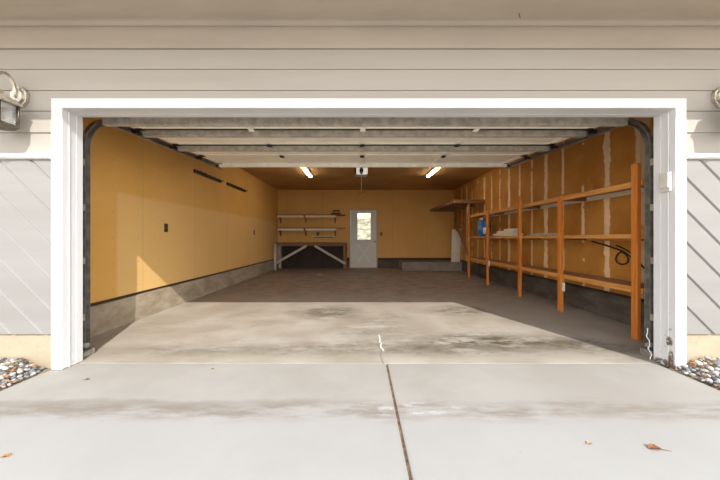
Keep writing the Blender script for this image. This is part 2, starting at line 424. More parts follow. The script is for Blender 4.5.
# yards either side (raised soil under the stones)
for sx, nm in ((-1, 'ground_left'), (1, 'ground_right')):
    e = -2.475 if sx < 0 else 2.485
    b = MB()
    xs = [e+sx*d for d in (0, .03, .10, .3, .7, 4)]
    ys = [-9, 1.2, 1.9, 2.15, 2.30, 2.42]
    zz = {0: -.03, 1: -.03, 2: -.03, 3: -.02, 4: -.005, 5: .0}
    g = [[b.bm.verts.new((x, y, zz[j] + (.0, .005, .02, .035, .05, .05)[i]*(.3+.14*j))) for j, y in enumerate(ys)] for i, x in enumerate(xs)]
    for i in range(len(xs)-1):
        for j in range(len(ys)-1): b.bm.faces.new((g[i][j], g[i+1][j], g[i+1][j+1], g[i][j+1]))
    struct(nm, b, M_DIRT)
# yard bank behind the garage, seen through the back door's pane
b = MB(); R = random.Random(3)
gx, gy = 30, 8
g = [[b.bm.verts.new((-9+i*18/gx, 17+j*1.1, -.2+j*.42+R.uniform(-.14, .14))) for j in range(gy)] for i in range(gx+1)]
for i in range(gx):
    for j in range(gy-1): b.bm.faces.new((g[i][j], g[i+1][j], g[i+1][j+1], g[i][j+1]))
struct('hill', b, plain('dry_pale_bank', (.62, .58, .50), .95, var=.5, scale=2.5))

# walls
def wall_with_base(name, m, stem_mat, walls, stems, sills, label):
    b = MB()
    for q in walls: b.box(*q)
    w = struct(name, b, m, None, label, 'wall')
    b = MB()
    for q in stems: b.box(*q)
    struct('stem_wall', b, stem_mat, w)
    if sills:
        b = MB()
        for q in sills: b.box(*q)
        struct('shaded_sill_plate', b, M_SILL, w)
    return w
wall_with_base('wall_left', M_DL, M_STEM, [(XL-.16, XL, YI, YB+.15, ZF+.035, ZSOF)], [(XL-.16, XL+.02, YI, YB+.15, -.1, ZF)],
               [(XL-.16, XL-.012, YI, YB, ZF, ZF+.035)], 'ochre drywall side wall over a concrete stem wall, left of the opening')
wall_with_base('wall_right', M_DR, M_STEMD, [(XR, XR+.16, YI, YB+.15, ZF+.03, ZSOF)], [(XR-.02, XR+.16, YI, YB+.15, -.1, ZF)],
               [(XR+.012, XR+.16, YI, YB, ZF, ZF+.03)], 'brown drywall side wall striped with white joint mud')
DX0, DX1, DZ1 = -.37, .61, 2.06
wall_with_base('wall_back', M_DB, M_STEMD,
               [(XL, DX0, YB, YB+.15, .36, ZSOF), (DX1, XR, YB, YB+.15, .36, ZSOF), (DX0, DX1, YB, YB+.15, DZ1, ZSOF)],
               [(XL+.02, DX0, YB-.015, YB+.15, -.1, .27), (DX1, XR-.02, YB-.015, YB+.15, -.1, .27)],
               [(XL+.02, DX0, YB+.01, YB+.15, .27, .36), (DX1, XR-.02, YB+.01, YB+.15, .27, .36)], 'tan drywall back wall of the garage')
b = MB(); b.box(XL-.02, XR+.02, YI-.02, YB+.02, ZC, ZC+.04); struct('ceiling', b, M_CEIL, None, 'brown unpainted garage ceiling', 'ceiling')
# front wall core with its claddings
b = MB()
b.box(-6, JL-.03, YS+.012, YI, .285, ZSOF); b.box(JR+.03, 6, YS+.012, YI, .285, ZSOF); b.box(JL-.03, JR+.03, YS+.012, YI, ZH+.03, ZSOF)
wf = struct('wall_front', b, M_DL, None, 'garage front wall clad in painted siding around the wide opening', 'wall')
b = MB(); b.box(-6, JL-.03, YS+.01, YI, -.12, .285); b.box(JR+.03, 6, YS+.01, YI, -.12, .285)
struct('foundation', b, M_CREAM, wf)
def laps(x0, x1, zs):
    b = MB()
    for z0, z1 in zip(zs, zs[1:]):
        b.prism([(YS-.016, z0), (YS-.004, z1+.012), (YS+.012, z1+.012), (YS+.012, z0)], 'x', x0, x1)
    return b
zs = [1.715, 1.89, 2.062, 2.226, 2.394, 2.554]
b = laps(-6, JL-.06, zs[:4]); struct('lap_siding', b, M_SIDING, wf)
b = laps(JR+.06, 6, zs[:4]); struct('lap_siding', b, M_SIDING, wf)
b = laps(-6, 6, zs[3:]); struct('lap_siding', b, M_SIDING, wf)
b = laps(JL-.06, JR+.06, [2.11, 2.226]); struct('lap_siding', b, M_SIDING, wf)
b = MB(); b.prism([(YS-.024, 2.554), (YS-.024, 2.70), (YS-.018, 2.735), (YS+.012, 2.735), (YS+.012, 2.554)], 'x', -6, 6)
struct('frieze_board', b, M_FRIEZE, wf)
b = MB(); b.prism([(YS-.05, ZSOF), (YS-.05, 2.752), (YS-.03, 2.728), (YS+.01, 2.728), (YS+.01, ZSOF)], 'x', -6, 6)
struct('soffit_moulding', b, M_FRIEZE, wf)
def clip(poly, f):
    out = []
    for i, p in enumerate(poly):
        q = poly[(i+1) % len(poly)]; a, c = f(p), f(q)
        if a >= 0: out.append(p)
        if (a >= 0) != (c >= 0):
            t = a/(a-c); out.append((p[0]+(q[0]-p[0])*t, p[1]+(q[1]-p[1])*t))
    return out
def diag(x0, x1, z0, z1, off):
    """v-grooved boards running down to the right"""
    b = MB(); n = (math.sqrt(.5), math.sqrt(.5)); w = .181; g = .011
    rect = [(x0, z0), (x1, z0), (x1, z1), (x0, z1)]
    D = lambda p: p[0]*n[0]+p[1]*n[1]
    ds = [D(p) for p in rect]; k = math.floor((min(ds)-off)/w)
    while off+k*w < max(ds):
        base = off+k*w; k += 1
        for a, c, da, dc in ((0, g, .004, -.009), (g, w-g, -.009, -.009), (w-g, w, -.009, .004)):
            pl = clip(clip(rect, lambda p: D(p)-base-a), lambda p: base+c-D(p))
            if len(pl) < 3: continue
            yy = lambda p: YS-.004+da+(dc-da)*(D(p)-base-a)/(c-a)
            m = len(pl)
            vs = [(p[0], yy(p), p[1]) for p in pl]+[(p[0], YS+.012, p[1]) for p in pl]
            b._add(vs, [tuple(range(m)), tuple(range(2*m-1, m-1, -1))]+[(i, (i+1) % m, m+(i+1) % m, m+i) for i in range(m)])
    return b
struct('diagonal_siding', diag(-6, JL-.06, .285, 1.69, .05), M_DIAG, wf)
struct('diagonal_siding', diag(JR+.06, 6, .285, 1.69, .02), M_DIAG, wf)
for x0, x1 in ((-6, -2.445), (2.585, 6)):
    b = MB(); b.prism([(YS-.045, 1.685), (YS-.045, 1.715), (YS-.03, 1.722), (YS+.01, 1.728), (YS+.01, 1.675), (YS-.03, 1.675)], 'x', x0, x1)
    struct('trim_band', b, M_WHITE, wf)
# casing and jambs round the opening
def side_trim(nm, x_in, s):
    b = MB(); a, c = sorted((x_in, x_in+s*.088)); b.box(a, c, YT, YS+.03, 0.004, ZH+.078, .004)
    t = struct(nm, b, M_WHITE, None, None, None)
    b = MB(); a, c = sorted((x_in, x_in+s*.03)); b.box(a, c, YS+.031, YI+.0, 0.004, ZH+.03)
    struct('jamb', b, M_WHITE, t)
    b = MB(); a, c = sorted((x_in-s*.004, x_in)); b.box(a, c, YI-.06, YI-.004, 0.004, ZH, .003)
    struct('door_stop', b, M_WHITE, t)
    b = MB(); a, c = sorted((x_in-s*.006, x_in+.0005*s)); b.box(a, c, YT+.052, YT+.066, 0.004, ZH, .002)
    struct('bead', b, M_WHITE, t)
side_trim('trim_1', JL, -1); side_trim('trim_2', JR, 1)
b = MB(); b.box(JL-.0005, JR+.0005, YT, YS+.03, ZH, ZH+.078, .004)
t3 = struct('trim_3', b, M_WHITE)
b = MB(); b.box(JL, JR, YS+.031, YI, ZH, ZH+.03); struct('jamb', b, M_WHITE, t3)
b = MB(); b.box(JL+.004, JR-.004, YI-.06, YI-.004, ZH-.004, ZH, .001); struct('door_stop', b, M_WHITE, t3)
# eave
YE = 1.43
b = MB(); b.box(-6, 6, YE, YS+.01, ZSOF, ZSOF+.015); sf = struct('eave_soffit', b, M_SOFFIT)
b = MB(); b.box(-6, 6, YE-.02, YE, ZSOF-.0, ZSOF+.16); struct('fascia', b, M_SIDING, sf)
b = MB(); b.prism([(YE-.02, ZSOF+.16), (6.5, ZSOF+2.1), (YB+.6, ZSOF+.16)], 'x', -6, 6); struct('roof', b, M_ROOF)

# back door
dr = thing('door_1', 'white half-light entry door with crossbuck panel in the back wall', 'door', ((DX0+DX1)/2, YB, 0)); dr['kind'] = 'structure'
b = MB(); b.box(DX0, DX0+.04, YB-.012, YB+.12, 0, DZ1); b.box(DX1-.04, DX1, YB-.012, YB+.12, 0, DZ1); b.box(DX0+.04, DX1-.04, YB-.012, YB+.12, DZ1-.04, DZ1)
b.box(DX0+.04, DX1-.04, YB-.0, YB+.12, 0, .025)
obj('door_frame', b, M_DFRAME, dr)
sx0, sx1, sz0, sz1 = DX0+.044, DX1-.044, .03, DZ1-.044
wx0, wx1, wz0, wz1 = -.10, .38, .98, 1.93
b = MB(); y0, y1 = YB+.008, YB+.052
b.box(sx0, wx0, y0, y1, sz0, sz1); b.box(wx1, sx1, y0, y1, sz0, sz1); b.box(wx0, wx1, y0, y1, wz1, sz1); b.box(wx0, wx1, y0, y1, .86, wz0)
b.box(wx0, wx1, y0, y1, sz0, .16); b.box(wx0, wx1, y0+.016, y1, .16, .86)
panel = obj('door_panel', b, M_WDOOR, dr)
b = MB(); cz, hw, hh = .51, .24, .35
for s in (-1, 1): b.beam((.14-hw+.02, y0+.008, cz-s*(hh-.03)), (.14+hw-.02, y0+.008, cz+s*(hh-.03)), .016, .06, (0, 0, 1))
obj('crossbuck', b, M_WDOORX, panel)
b = MB()
for q in ((wx0-.022, wx0+.012, wz0-.022, wz1+.022), (wx1-.012, wx1+.022, wz0-.022, wz1+.022), (wx0, wx1, wz0-.022, wz0+.012), (wx0, wx1, wz1-.012, wz1+.022)):
    b.box(q[0], q[1], y0-.012, y0+.01, q[2], q[3], .004)
obj('glazing_bead', b, M_WDOOR, panel)
b = MB(); b.box(wx0, wx1, y0+.02, y0+.026, wz0, wz1); obj('pane', b, M_GLASS, panel)
b = MB(); Mx = Matrix.Translation((.515, y0-.0, .93)) @ Matrix.Rotation(PI/2, 4, 'X')
t = MB(); t.lathe([(.030, 0), (.030, .006), (.011, .012), (.011, .032), (.026, .042), (.030, .056), (.022, .068), (.004, .071)], 0, 0, 16)
bmesh.ops.transform(t.bm, matrix=Mx, verts=t.bm.verts); obj('knob', t, M_BRASS, dr)

# ================================================================== OVERHEAD DOOR
gd = thing('garage_door', 'raised sectional overhead door with cream panels and grey struts', 'garage door', (.05, 3.9, 2.2))
def zp(y): return 2.222+.046*(y-3.24) if y >= 3.24 else 2.222-.115*(3.24-y)
gx0, gx1 = -2.39, 2.485
secs = [2.73, 3.24, 3.88, 4.50, 5.11]
for a, c in zip(secs, secs[1:]):
    a2, c2 = a+.004, c-.004
    b = MB(); L = math.hypot(c2-a2, zp(c2)-zp(a2)); th = .042
    # rim of the section, then the recessed field
    za, zc = zp(a2), zp(c2)
    def q(u, v): return (a2+(c2-a2)*u, za+(zc-za)*u+v)
    b.prism([q(0, 0), q(.10, 0), q(.10, .012), q(.90, .012), q(.90, 0), q(1, 0), q(1, th), q(0, th)], 'x', gx0, gx1)
    sec = obj('door_section', b, M_DOORP, gd)
    for x in [gx0+.045, -1.17, .03, 1.25, gx1-.045]:
        b = MB(); w = .04
        b.prism([q(.09, -.004), q(.91, -.004), q(.91, .016), q(.09, .016)], 'x', x-w, x+w)
        obj('stile', b, M_DOORW, sec)
def strut(y, m, hang=.062, y_off=0.0):
    z = zp(y); b = MB(); h = hang; w = .052
    pr = [(y-w/2-.016, z-.003), (y-w/2-.016, z-.007), (y-w/2-.002, z-.007), (y-w/2, z-h), (y+w/2, z-h), (y+w/2+.002, z-.007), (y+w/2+.016, z-.007), (y+w/2+.016, z-.003),
          (y+w/2-.004, z-.003), (y+w/2-.004, z-h+.005), (y-w/2+.004, z-h+.005), (y-w/2+.004, z-.003)]
    b.prism(pr, 'x', gx0+.015, gx1-.015); return obj('strut', b, m, gd)
strut(2.79, M_STRUT, .075); strut(3.30, M_STRUT); strut(3.94, M_STRUT); strut(5.075, M_DOORW, .058)
b = MB(); b.box(gx0, gx1, 2.70, 2.728, zp(2.73)-.012, zp(2.73)+.04, .008); obj('weather_seal', b, M_BLACK, gd)
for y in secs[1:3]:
    b = MB(); b.box(gx0+.02, gx1-.02, y-.028, y+.012, zp(y)-.006, zp(y)+.02); obj('seam_shade_strip', b, M_BLACK, gd)  # black strips painted in for the shadow under the section seams
for y in secs[1:4]:
    for x in (-1.17, .03, 1.25):
        b = MB(); z = zp(y)
        b.box(x-.028, x+.028, y-.055, y-.006, z-.014, z-.004, .002); b.box(x-.028, x+.028, y+.006, y+.055, z-.014, z-.004, .002)
        b.tube([(x-.03, y, z-.014), (x+.03, y, z-.014)], .010, 8)
        obj('hinge', b, M_BLACK if y > 3.3 else M_DOORW, gd)
for y in secs[1:]:
    for x, s in ((gx0+.04, -1), (gx1-.04, 1)):
        b = MB(); z = zp(y); yy = y-.03
        b.box(x-.035, x+.035, yy-.06, yy+.04, z-.012, z-.004, .002); b.box(x+s*.02, x+s*.035, yy-.03, yy+.03, z-.06, z-.004, .002)
        b.tube([(x, yy, z-.035), (x+s*.066, yy, z-.035)], .006, 8)
        b.tube([(x+s*.064, yy, z-.035), (x+s*.082, yy, z-.035)], .020, 12)
        obj('roller_bracket', b, M_BLACK, gd)
# tracks
def track(x, s, label):
    t = thing('garage_door_track', label, 'garage door track', (x, 2.69, 0))
    path = [(2.685, z) for z in (.02, .5, 1.0, 1.5, 1.86)]
    r = .33
    for k in range(1, 9):
        a = k/8*PI/2*.97; path.append((2.685+r*(1-math.cos(a)), 1.86+r*math.sin(a)))
    y = path[-1][0]; zt = path[-1][1]
    path += [(y+.3, zt+.012), (4.2, zt+.012+.046*(4.2-y-.3)), (5.36, zt+.012+.046*(5.36-y-.3))]
    b = MB(); n = len(path)
    # C-shaped channel, open towards the door: profile in (across, normal)
    prof = [(-.032, -.024), (.004, -.027), (.014, -.027), (.014, -.022), (.004, -.022), (-.027, -.019), (-.027, .019), (.004, .022), (.014, .022), (.014, .027), (.004, .027), (-.032, .024)]
    rings = []
    for i, (py, pz) in enumerate(path):
        a = path[max(0, i-1)]; c = path[min(n-1, i+1)]; d = Vector((c[0]-a[0], c[1]-a[1])).normalized(); nn = Vector((-d.y, d.x))
        rings.append([b.bm.verts.new((x-s*u*1.0, py+nn.x*v, pz+nn.y*v)) for u, v in prof])
    for A, B in zip(rings, rings[1:]):
        for k in range(len(prof)): b.bm.faces.new((A[k], A[(k+1) % len(prof)], B[(k+1) % len(prof)], B[k]))
    obj('channel', b, M_TRACK, t)
    b = MB(); b.box(min(x, x+s*.045), max(x, x+s*.045), 2.60, 2.612, .03, 1.95, .002); b.box(min(x+s*.034, x+s*.045), max(x+s*.034, x+s*.045), 2.60, 2.665, .03, 1.95, .002)
    obj('wall_angle', b, M_BLACK, t)
    for z in (.35, .85, 1.32, 1.72):
        b = MB(); b.box(min(x-s*.016, x+s*.036), max(x-s*.016, x+s*.036), 2.605, 2.66, z-.03, z+.03, .003); obj('bracket', b, M_GALV, t)
    b = MB(); b.box(min(x-s*.03, x+s*.03), max(x-s*.03, x+s*.03), 2.63, 2.74, .0, .05, .004); b.tube([(x-s*.035, 2.66, .10), (x+s*.02, 2.66, .10)], .022, 10); obj('foot_bracket', b, M_GALV, t)
    z = path[-1][1]
    b = MB(); b.box(min(x+s*.03, x+s*.036), max(x+s*.03, x+s*.036), 5.28, 5.32, z-.03, ZC, .001); b.box(min(x+s*.0, x+s*.036), max(x+s*.0, x+s*.036), 5.28, 5.284, z-.03, ZC, .001)
    obj('hanger', b, M_GALV, t)
    return t
track(JL-.085, -1, 'dark steel door track beside the left jamb, curving back along the ochre wall')
track(JR+.08, 1, 'dark steel door track beside the right jamb, curving back over the lumber shelves')

# opener
op = thing('garage_door_opener', 'ceiling-hung garage door opener with white light cover and red pull', 'garage door opener', (.02, 7.0, 2.5))
b = MB(); b.box(-.12, .17, 6.86, 7.26, 2.53, 2.70, .02); obj('motor_housing', b, M_GPLAST, op)
b = MB(); b.box(-.085, .175, 6.80, 6.90, 2.505, 2.675, .03); obj('light_cover', b, M_LENS, op)
b = MB(); b.box(-.125, -.085, 6.81, 6.90, 2.52, 2.68, .01); obj('end_cap', b, M_BLACK, op)
b = MB(); b.box(.005, .055, 6.76, 6.80, 2.50, 2.66, .005); obj('chain_guard', b, M_BLACK, op)
b = MB(); b.beam((.03, 2.62, 2.40), (.03, 6.80, 2.56), .03, .035); obj('rail', b, M_GALV, op)
b = MB(); b.box(-.01, .07, 6.45, 6.6, 2.485, 2.55, .01); b.beam((.03, 6.5, 2.50), (.03, 5.15, 2.36), .012, .03); obj('trolley', b, M_BLACK, op)
b = MB(); b.tube([(.03, 6.52, 2.5), (.032, 6.52, 2.25), (.03, 6.52, 2.05)], .006, 6); co = obj('pull_cord', b, M_CORD, op)
b = MB(); b.tube([(-.02, 6.52, 2.02), (.08, 6.52, 2.02)], .016, 8); b.box(.02, .04, 6.505, 6.535, 2.02, 2.06, .004); obj('handle', b, M_RED, co)
for x in (-.1, .15):
    b = MB(); b.box(x-.012, x+.012, 7.0, 7.02, 2.68, ZC, .002); obj('hanger', b, M_GALV, op)

# fluorescent fixtures
def fixture(x, label):
    t = thing('fluorescent_light', label, 'ceiling light', (x, 7.35, 2.72), 'fluorescent strip lights on the garage ceiling')
    b = MB(); b.prism([(x-.06, ZC), (x-.055, 2.685), (x-.02, 2.675), (x+.02, 2.675), (x+.055, 2.685), (x+.06, ZC)], 'y', 6.75, 7.97); obj('housing', b, M_WPLAST, t)
    for s in (-1, 1):
        b = MB(); b.tube([(x+s*.026, 6.79, 2.668), (x+s*.026, 7.93, 2.668)], .011, 10); obj('tube', b, M_TUBE, t)
    for y in (6.77, 7.95):
        b = MB(); b.box(x-.045, x+.045, y-.02, y+.02, 2.655, 2.69, .004); obj('lamp_holder', b, M_WPLAST, t)
fixture(-1.31, 'fluorescent strip light above the workbench side of the garage')
fixture(1.80, 'fluorescent strip light on the shelving side of the garage')

# ================================================================== LEFT WALL
def tool_rail(y0, y1, z, label):
    t = thing('tool_rail', label, 'tool rail', (XL, (y0+y1)/2, z))
    b = MB(); b.box(XL, XL+.025, y0, y1, z-.03, z+.03, .004); obj('rail_bar', b, M_BLACK, t)
    n = 6
    for i in range(n):
        y = y0+.08+(y1-y0-.16)*i/(n-1)
        b = MB(); b.tube([(XL+.02, y, z+.01), (XL+.06, y, z-.005), (XL+.085, y, z-.015), (XL+.095, y, z+.015)], .008, 6); obj('hook', b, M_BLACK, t)
tool_rail(5.15, 6.14, 2.205, 'black hook rail high on the ochre wall, nearer the garage opening')
tool_rail(6.42, 7.45, 2.215, 'black hook rail high on the ochre wall, nearer the workbench')
def plate(axis, p, label, cat, nm, m, toggle):
    x, y, z = p; t = thing(nm, label, cat, p)
    b = MB()
    if axis == 'x':
        b.box(x, x+.007, y-.04, y+.04, z-.062, z+.062, .003)
    else:
        b.box(x-.04, x+.04, y-.007, y, z-.062, z+.062, .003)
    obj('cover_plate', b, m, t)
    for dz in ((-.025, .025) if not toggle else (0,)):
        b2 = MB()
        if axis == 'x': b2.box(x+.006, x+.011, y-.016, y+.016, z+dz-.015, z+dz+.015, .004)
        else: b2.box(x-.016, x+.016, y-.011, y-.006, z+dz-.015, z+dz+.015, .004)
        obj('toggle' if toggle else 'socket', b2, M_CABLE, t)
M_PLATE = plain('dark_brown_bakelite', (.05, .026, .014), .4)
plate('x', (XL, 4.42, 1.20), 'dark brown outlet on the ochre side wall nearest the garage opening', 'outlet', 'wall_outlet', M_PLATE, False)
plate('x', (XL, 8.10, 1.20), 'dark brown outlet on the ochre side wall close to the workbench', 'outlet', 'wall_outlet', M_PLATE, False)
plate('y', (-1.47, YB, 1.19), 'dark brown outlet on the back wall above the workbench', 'outlet', 'wall_outlet', M_PLATE, False)
plate('y', (.74, YB, 1.19), 'dark brown switch on the back wall beside the entry door', 'switch', 'light_switch', M_PLATE, True)

# ================================================================== WORKBENCH AND SHELVES
wb = thing('workbench', 'built-in workbench with white diagonal braces against the back wall', 'workbench', (-1.65, 10.1, 0))
bx0, bx1, by0 = -2.80, -.45, 9.72
b = MB(); b.box(bx0, bx1, by0, YB-.016, .86, .90, .005); b.box(bx0, bx1, by0+.01, by0+.045, .79, .86, .004); obj('bench_top', b, M_BENCHT, wb)
for x in (bx0, bx1-.09):
    b = MB(); b.box(x, x+.09 if x == bx0 else x+.06, by0, by0+.04, 0, .79 if x != bx0 else .90, .004); obj('leg', b, M_GREYW if x == bx0 else M_LUMDK, wb)
    b = MB(); b.box(x+.0, x+.09, YB-.14, YB-.10, 0, .86, .004); obj('leg', b, M_GREYW if x == bx0 else M_LUMDK, wb)
b = MB(); b.box(bx0+.10, bx0+.13, by0+.1, by0+.14, .22, .80, .003); obj('upright', b, M_GREYW, wb)
b = MB(); b.beam((bx0+.05, by0-.012, .22), (-1.73, by0-.012, .80), .02, .075, (0, 0, 1)); obj('brace', b, M_GREYW, wb)
b = MB(); b.beam((bx1-.03, by0-.012, .22), (-1.47, by0-.012, .80), .02, .075, (0, 0, 1)); obj('brace', b, M_GREYW, wb)
b = MB(); b.box(bx0+.09, bx1, YB-.05, YB-.016, .02, .86); obj('back_panel', b, M_HARD, wb)
def wshelf(z, label, white):
    t = thing('wall_shelf', label, 'shelf', (-1.6, YB, z))
    y0 = 10.12
    b = MB(); b.box(-2.83, -.50, y0, YB, z-.014, z+.014, .003); obj('shelf_board', b, M_LUMDK, t)
    for a, c in ((-2.80, -1.92), (-1.84, -.80)):
        b = MB(); b.box(a, c, y0+.008, y0+.03, z-.085, z-.014, .003); obj('cleat', b, white, t)
    for x in (-2.75, -1.88, -.86):
        b = MB(); b.box(x-.018, x+.018, YB-.02, YB, z-.27, z-.014, .002); b.beam((x, YB-.02, z-.25), (x, y0+.06, z-.03), .03, .03); obj('shelf_bracket', b, M_LUMDK, t)
wshelf(1.83, 'long dark shelf with white cleats on the back wall, topmost of the two', M_SHELFW)
wshelf(1.385, 'long dark shelf with white cleats on the back wall, below the topmost', M_SHELFW)
lt = thing('ledge_shelf', 'short white ledge on the back wall just above the workbench', 'shelf', (-1.25, YB, 1.11))
b = MB(); b.box(-1.66, -.87, YB-.09, YB, 1.10, 1.125, .003); obj('shelf_board', b, M_SHELFW, lt)
b = MB(); b.box(-1.60, -.93, YB-.02, YB, 1.06, 1.10, .003); obj('cleat', b, M_LUMDK, lt)
cl = thing('metal_tin', 'dark flat tin with a raised lid on the topmost back shelf', 'tin', (-.80, 10.28, 1.844))
b = MB(); b.box(-.98, -.66, 10.18, 10.38, 1.844, 1.90, .01); obj('body', b, M_CLUT, cl)
b = MB(); b.box(-.93, -.70, 10.20, 10.36, 1.975, 2.0, .006); obj('lid', b, M_CLUT, cl)
for x in (-.90, -.74):
    b = MB(); b.tube([(x, 10.28, 1.895), (x, 10.28, 1.98)], .012, 6); obj('hinge_arm', b, M_CLUT, cl)

# ================================================================== BACK RIGHT CORNER
b = MB(); b.box(1.33, XR-.021, 9.50, YB-.016, 0, .285, .012)
solo('concrete_step', b, M_CONC, (2.3, 9.97, 0), 'low grey concrete ledge along the back wall beyond the entry door', 'ledge')
cs = thing('corner_platform', 'high wooden storage platform in the corner by the back wall', 'shelf', (2.85, 9.1, 2.04))
b = MB(); b.box(2.44, XR-.004, 7.80, YB-.004, 2.03, 2.05, .002); obj('deck', b, M_LUMDK, cs)
b = MB(); b.box(2.44, XR-.004, 7.80, 7.84, 1.95, 2.03, .003); obj('front_beam', b, M_LUMDK, cs)
b = MB(); b.box(2.44, 2.48, 7.84, YB-.004, 1.96, 2.03, .003); obj('side_beam', b, M_LUMDK, cs)
for y in (8.6, 9.4, 10.2):
    b = MB(); b.box(2.48, XR-.004, y-.02, y+.02, 1.95, 2.03, .003); obj('joist', b, M_LUMDK, cs)
b = MB(); b.beam((2.98, 8.0, .36), (2.98, 9.45, 1.62), .04, .085); b.beam((2.98, 9.45, 1.60), (2.98, 9.45, 1.96), .04, .06, (0, 1, 0)); obj('brace', b, M_LUMDK, cs)
wl = [(2.960, 9.56, 1.32, .125, 'widest white board leaning in the far corner behind the lumber shelves'),
      (3.075, 9.585, 1.26, .085, 'narrow white board leaning in the far corner, middle of three'),
      (3.160, 9.61, 1.36, .085, 'white board leaning in the far corner, closest to the brown wall')]
for x, y, zt, w, lab in wl:
    b = MB(); b.beam((x, y, .2875), (x+.035, y, zt), w, .022, (0, 1, 0))
    solo('leaning_board', b, M_BOARD, (x, y, .2875), lab, 'board', 'white boards leaning in the far corner')

# ================================================================== LUMBER SHELVING UNIT
sh = thing('lumber_shelving', 'long raw lumber shelving unit along the brown side wall', 'shelving unit', (3.05, 5.5, 0))
PX = 2.84; posts = [(3.11, 1.82), (4.28, 1.65), (5.37, 1.80), (6.72, 1.67), (7.90, 1.96)]
for y, h in posts:
    b = MB(); b.box(PX, PX+.040, y-.036, y+.036, 0, h, .004); obj('post', b, M_LUMZ, sh)
y0, y1 = 3.06, 7.95
for zt, hh, deckm in ((1.645, .062, M_DECK), (1.09, .046, M_DECK), (.535, .062, M_DECK)):
    b = MB(); b.box(PX+.041, PX+.084, y0, y1, zt-hh, zt, .003); obj('front_rail', b, M_LUMY, sh)
    b = MB(); b.box(PX+.084, XR-.041, y0, y1, zt-.018, zt, .001); obj('shelf_deck', b, deckm, sh)
    b = MB(); b.box(XR-.041, XR-.0215, y0, y1, zt-.075, zt-.018, .002); obj('back_rail', b, M_SHELFW if zt > 1.5 else M_LUMY, sh)
    for y, h in posts:
        b = MB(); b.box(PX+.084, XR-.041, y-.019, y+.019, zt-.07, zt-.018, .003); obj('cross_arm', b, M_LUMDK, sh)
b = MB(); b.box(PX+.02, PX+.044, 4.220, 4.243, .30, .42, .001); obj('paper_tag', b, M_PAPER, sh)
b = MB(); b.box(PX+.02, PX+.044, 6.660, 6.683, .42, .54, .001); obj('paper_tag', b, M_PAPER, sh)
b = MB(); b.box(PX-.006, PX+.0, 7.87, 7.93, 1.72, 1.93, .001); obj('paper_tag', b, M_PAPER, sh)
# things on the middle shelf
def bottle(x, y, h, r, m, capm, label):
    z = 1.09; t = thing('jug', label, 'bottle', (x, y, z), 'bottles on the middle lumber shelf')
    b = MB(); b.lathe([(r*.9, z), (r, z+.01), (r, z+h*.62), (r*.85, z+h*.76), (r*.38, z+h*.86), (r*.38, z+h*.90)], x, y, 16); obj('body', b, m, t)
    b = MB(); b.lathe([(r*.46, z+h*.89), (r*.46, z+h), (r*.40, z+h*1.01)], x, y, 14); obj('cap', b, capm, t)
    b = MB(); b.lathe([(r*1.01, z+h*.15), (r*1.01, z+h*.55)], x, y, 16); obj('sleeve', b, M_WPLAST if m is M_BLUE and h < .4 else m, t)
bottle(3.00, 7.42, .46, .085, M_BLUE, M_WPLAST, 'tall blue jug with white cap on the middle lumber shelf')
bottle(3.04, 7.22, .38, .075, M_BLUE, M_BLUE, 'shorter blue jug with a white sleeve on the middle lumber shelf')
bottle(3.14, 7.62, .30, .065, M_BLACK, M_BLACK, 'small black bottle behind the blue jugs on the lumber shelf')
for i, (a, c, z0, z1, x0, x1, lab) in enumerate((
        (5.80, 6.62, 1.09, 1.145, 2.93, 3.16, 'thick white plank, bottom of the pale stack on the middle shelf'),
        (5.85, 6.48, 1.145, 1.195, 2.95, 3.14, 'white plank, middle of the pale stack on the middle shelf'),
        (5.78, 6.20, 1.195, 1.235, 2.97, 3.12, 'short white plank, top of the pale stack on the middle shelf'),
        (4.62, 5.22, 1.09, 1.125, 2.95, 3.13, 'flat grey-white board lying alone on the middle shelf'))):
    b = MB(); b.box(x0, x1, a, c, z0, z1, .006); solo('plank', b, M_BOARD if i < 3 else M_GREYW, ((x0+x1)/2, (a+c)/2, z0), lab, 'plank', 'pale planks on the middle lumber shelf')
# cable hung on the brown wall
b = MB(); X = XR-.012
pts = [(X, 4.2, 1.0), (X, 3.95, .95), (X, 3.72, .89), (X, 3.55, .80), (X, 3.42, .70), (X, 3.33, .62)]
b.tube(pts, .011, 6)
b.tube([(X-.02+.008*math.sin(a*2), 3.70+.085*math.cos(a), .80+.075*math.sin(a)) for a in [i*2*PI/18 for i in range(18)]], .009, 6, True)
b.tube([(X-.005, 3.80, .955), (X-.01, 3.66, .91), (X-.005, 3.50, .82)], .009, 6)
solo('electrical_cable', b, M_CABLE, (X, 3.9, .9), 'black cable with a loop strung along the brown wall behind the shelves', 'cable')
# frayed white cord at the foot of the right-hand track
b = MB(); R = random.Random(5)
p = Vector((2.488, 2.595, .27)); pts = [p.copy()]
for i in range(15): p += Vector((R.uniform(-.010, .010), R.uniform(-.01, .008), -.0175)); pts.append(p.copy())
b.tube(pts, .004, 6)
solo('rope_end', b, M_PAPER, (2.488, 2.595, 0), 'frayed white cord hanging low beside the foot of the door track', 'cord')

# keypad on the right jamb
kp = thing('garage_keypad', 'beige wireless keypad mounted on the white jamb', 'keypad', (JR, 2.45, 1.5))
b = MB(); b.box(JR-.022, JR, 2.405, 2.485, 1.425, 1.585, .006); obj('body', b, M_KEYPAD, kp)
b = MB(); b.box(JR-.034, JR-.022, 2.408, 2.482, 1.455, 1.582, .006); obj('cover', b, M_KEYPAD, kp)

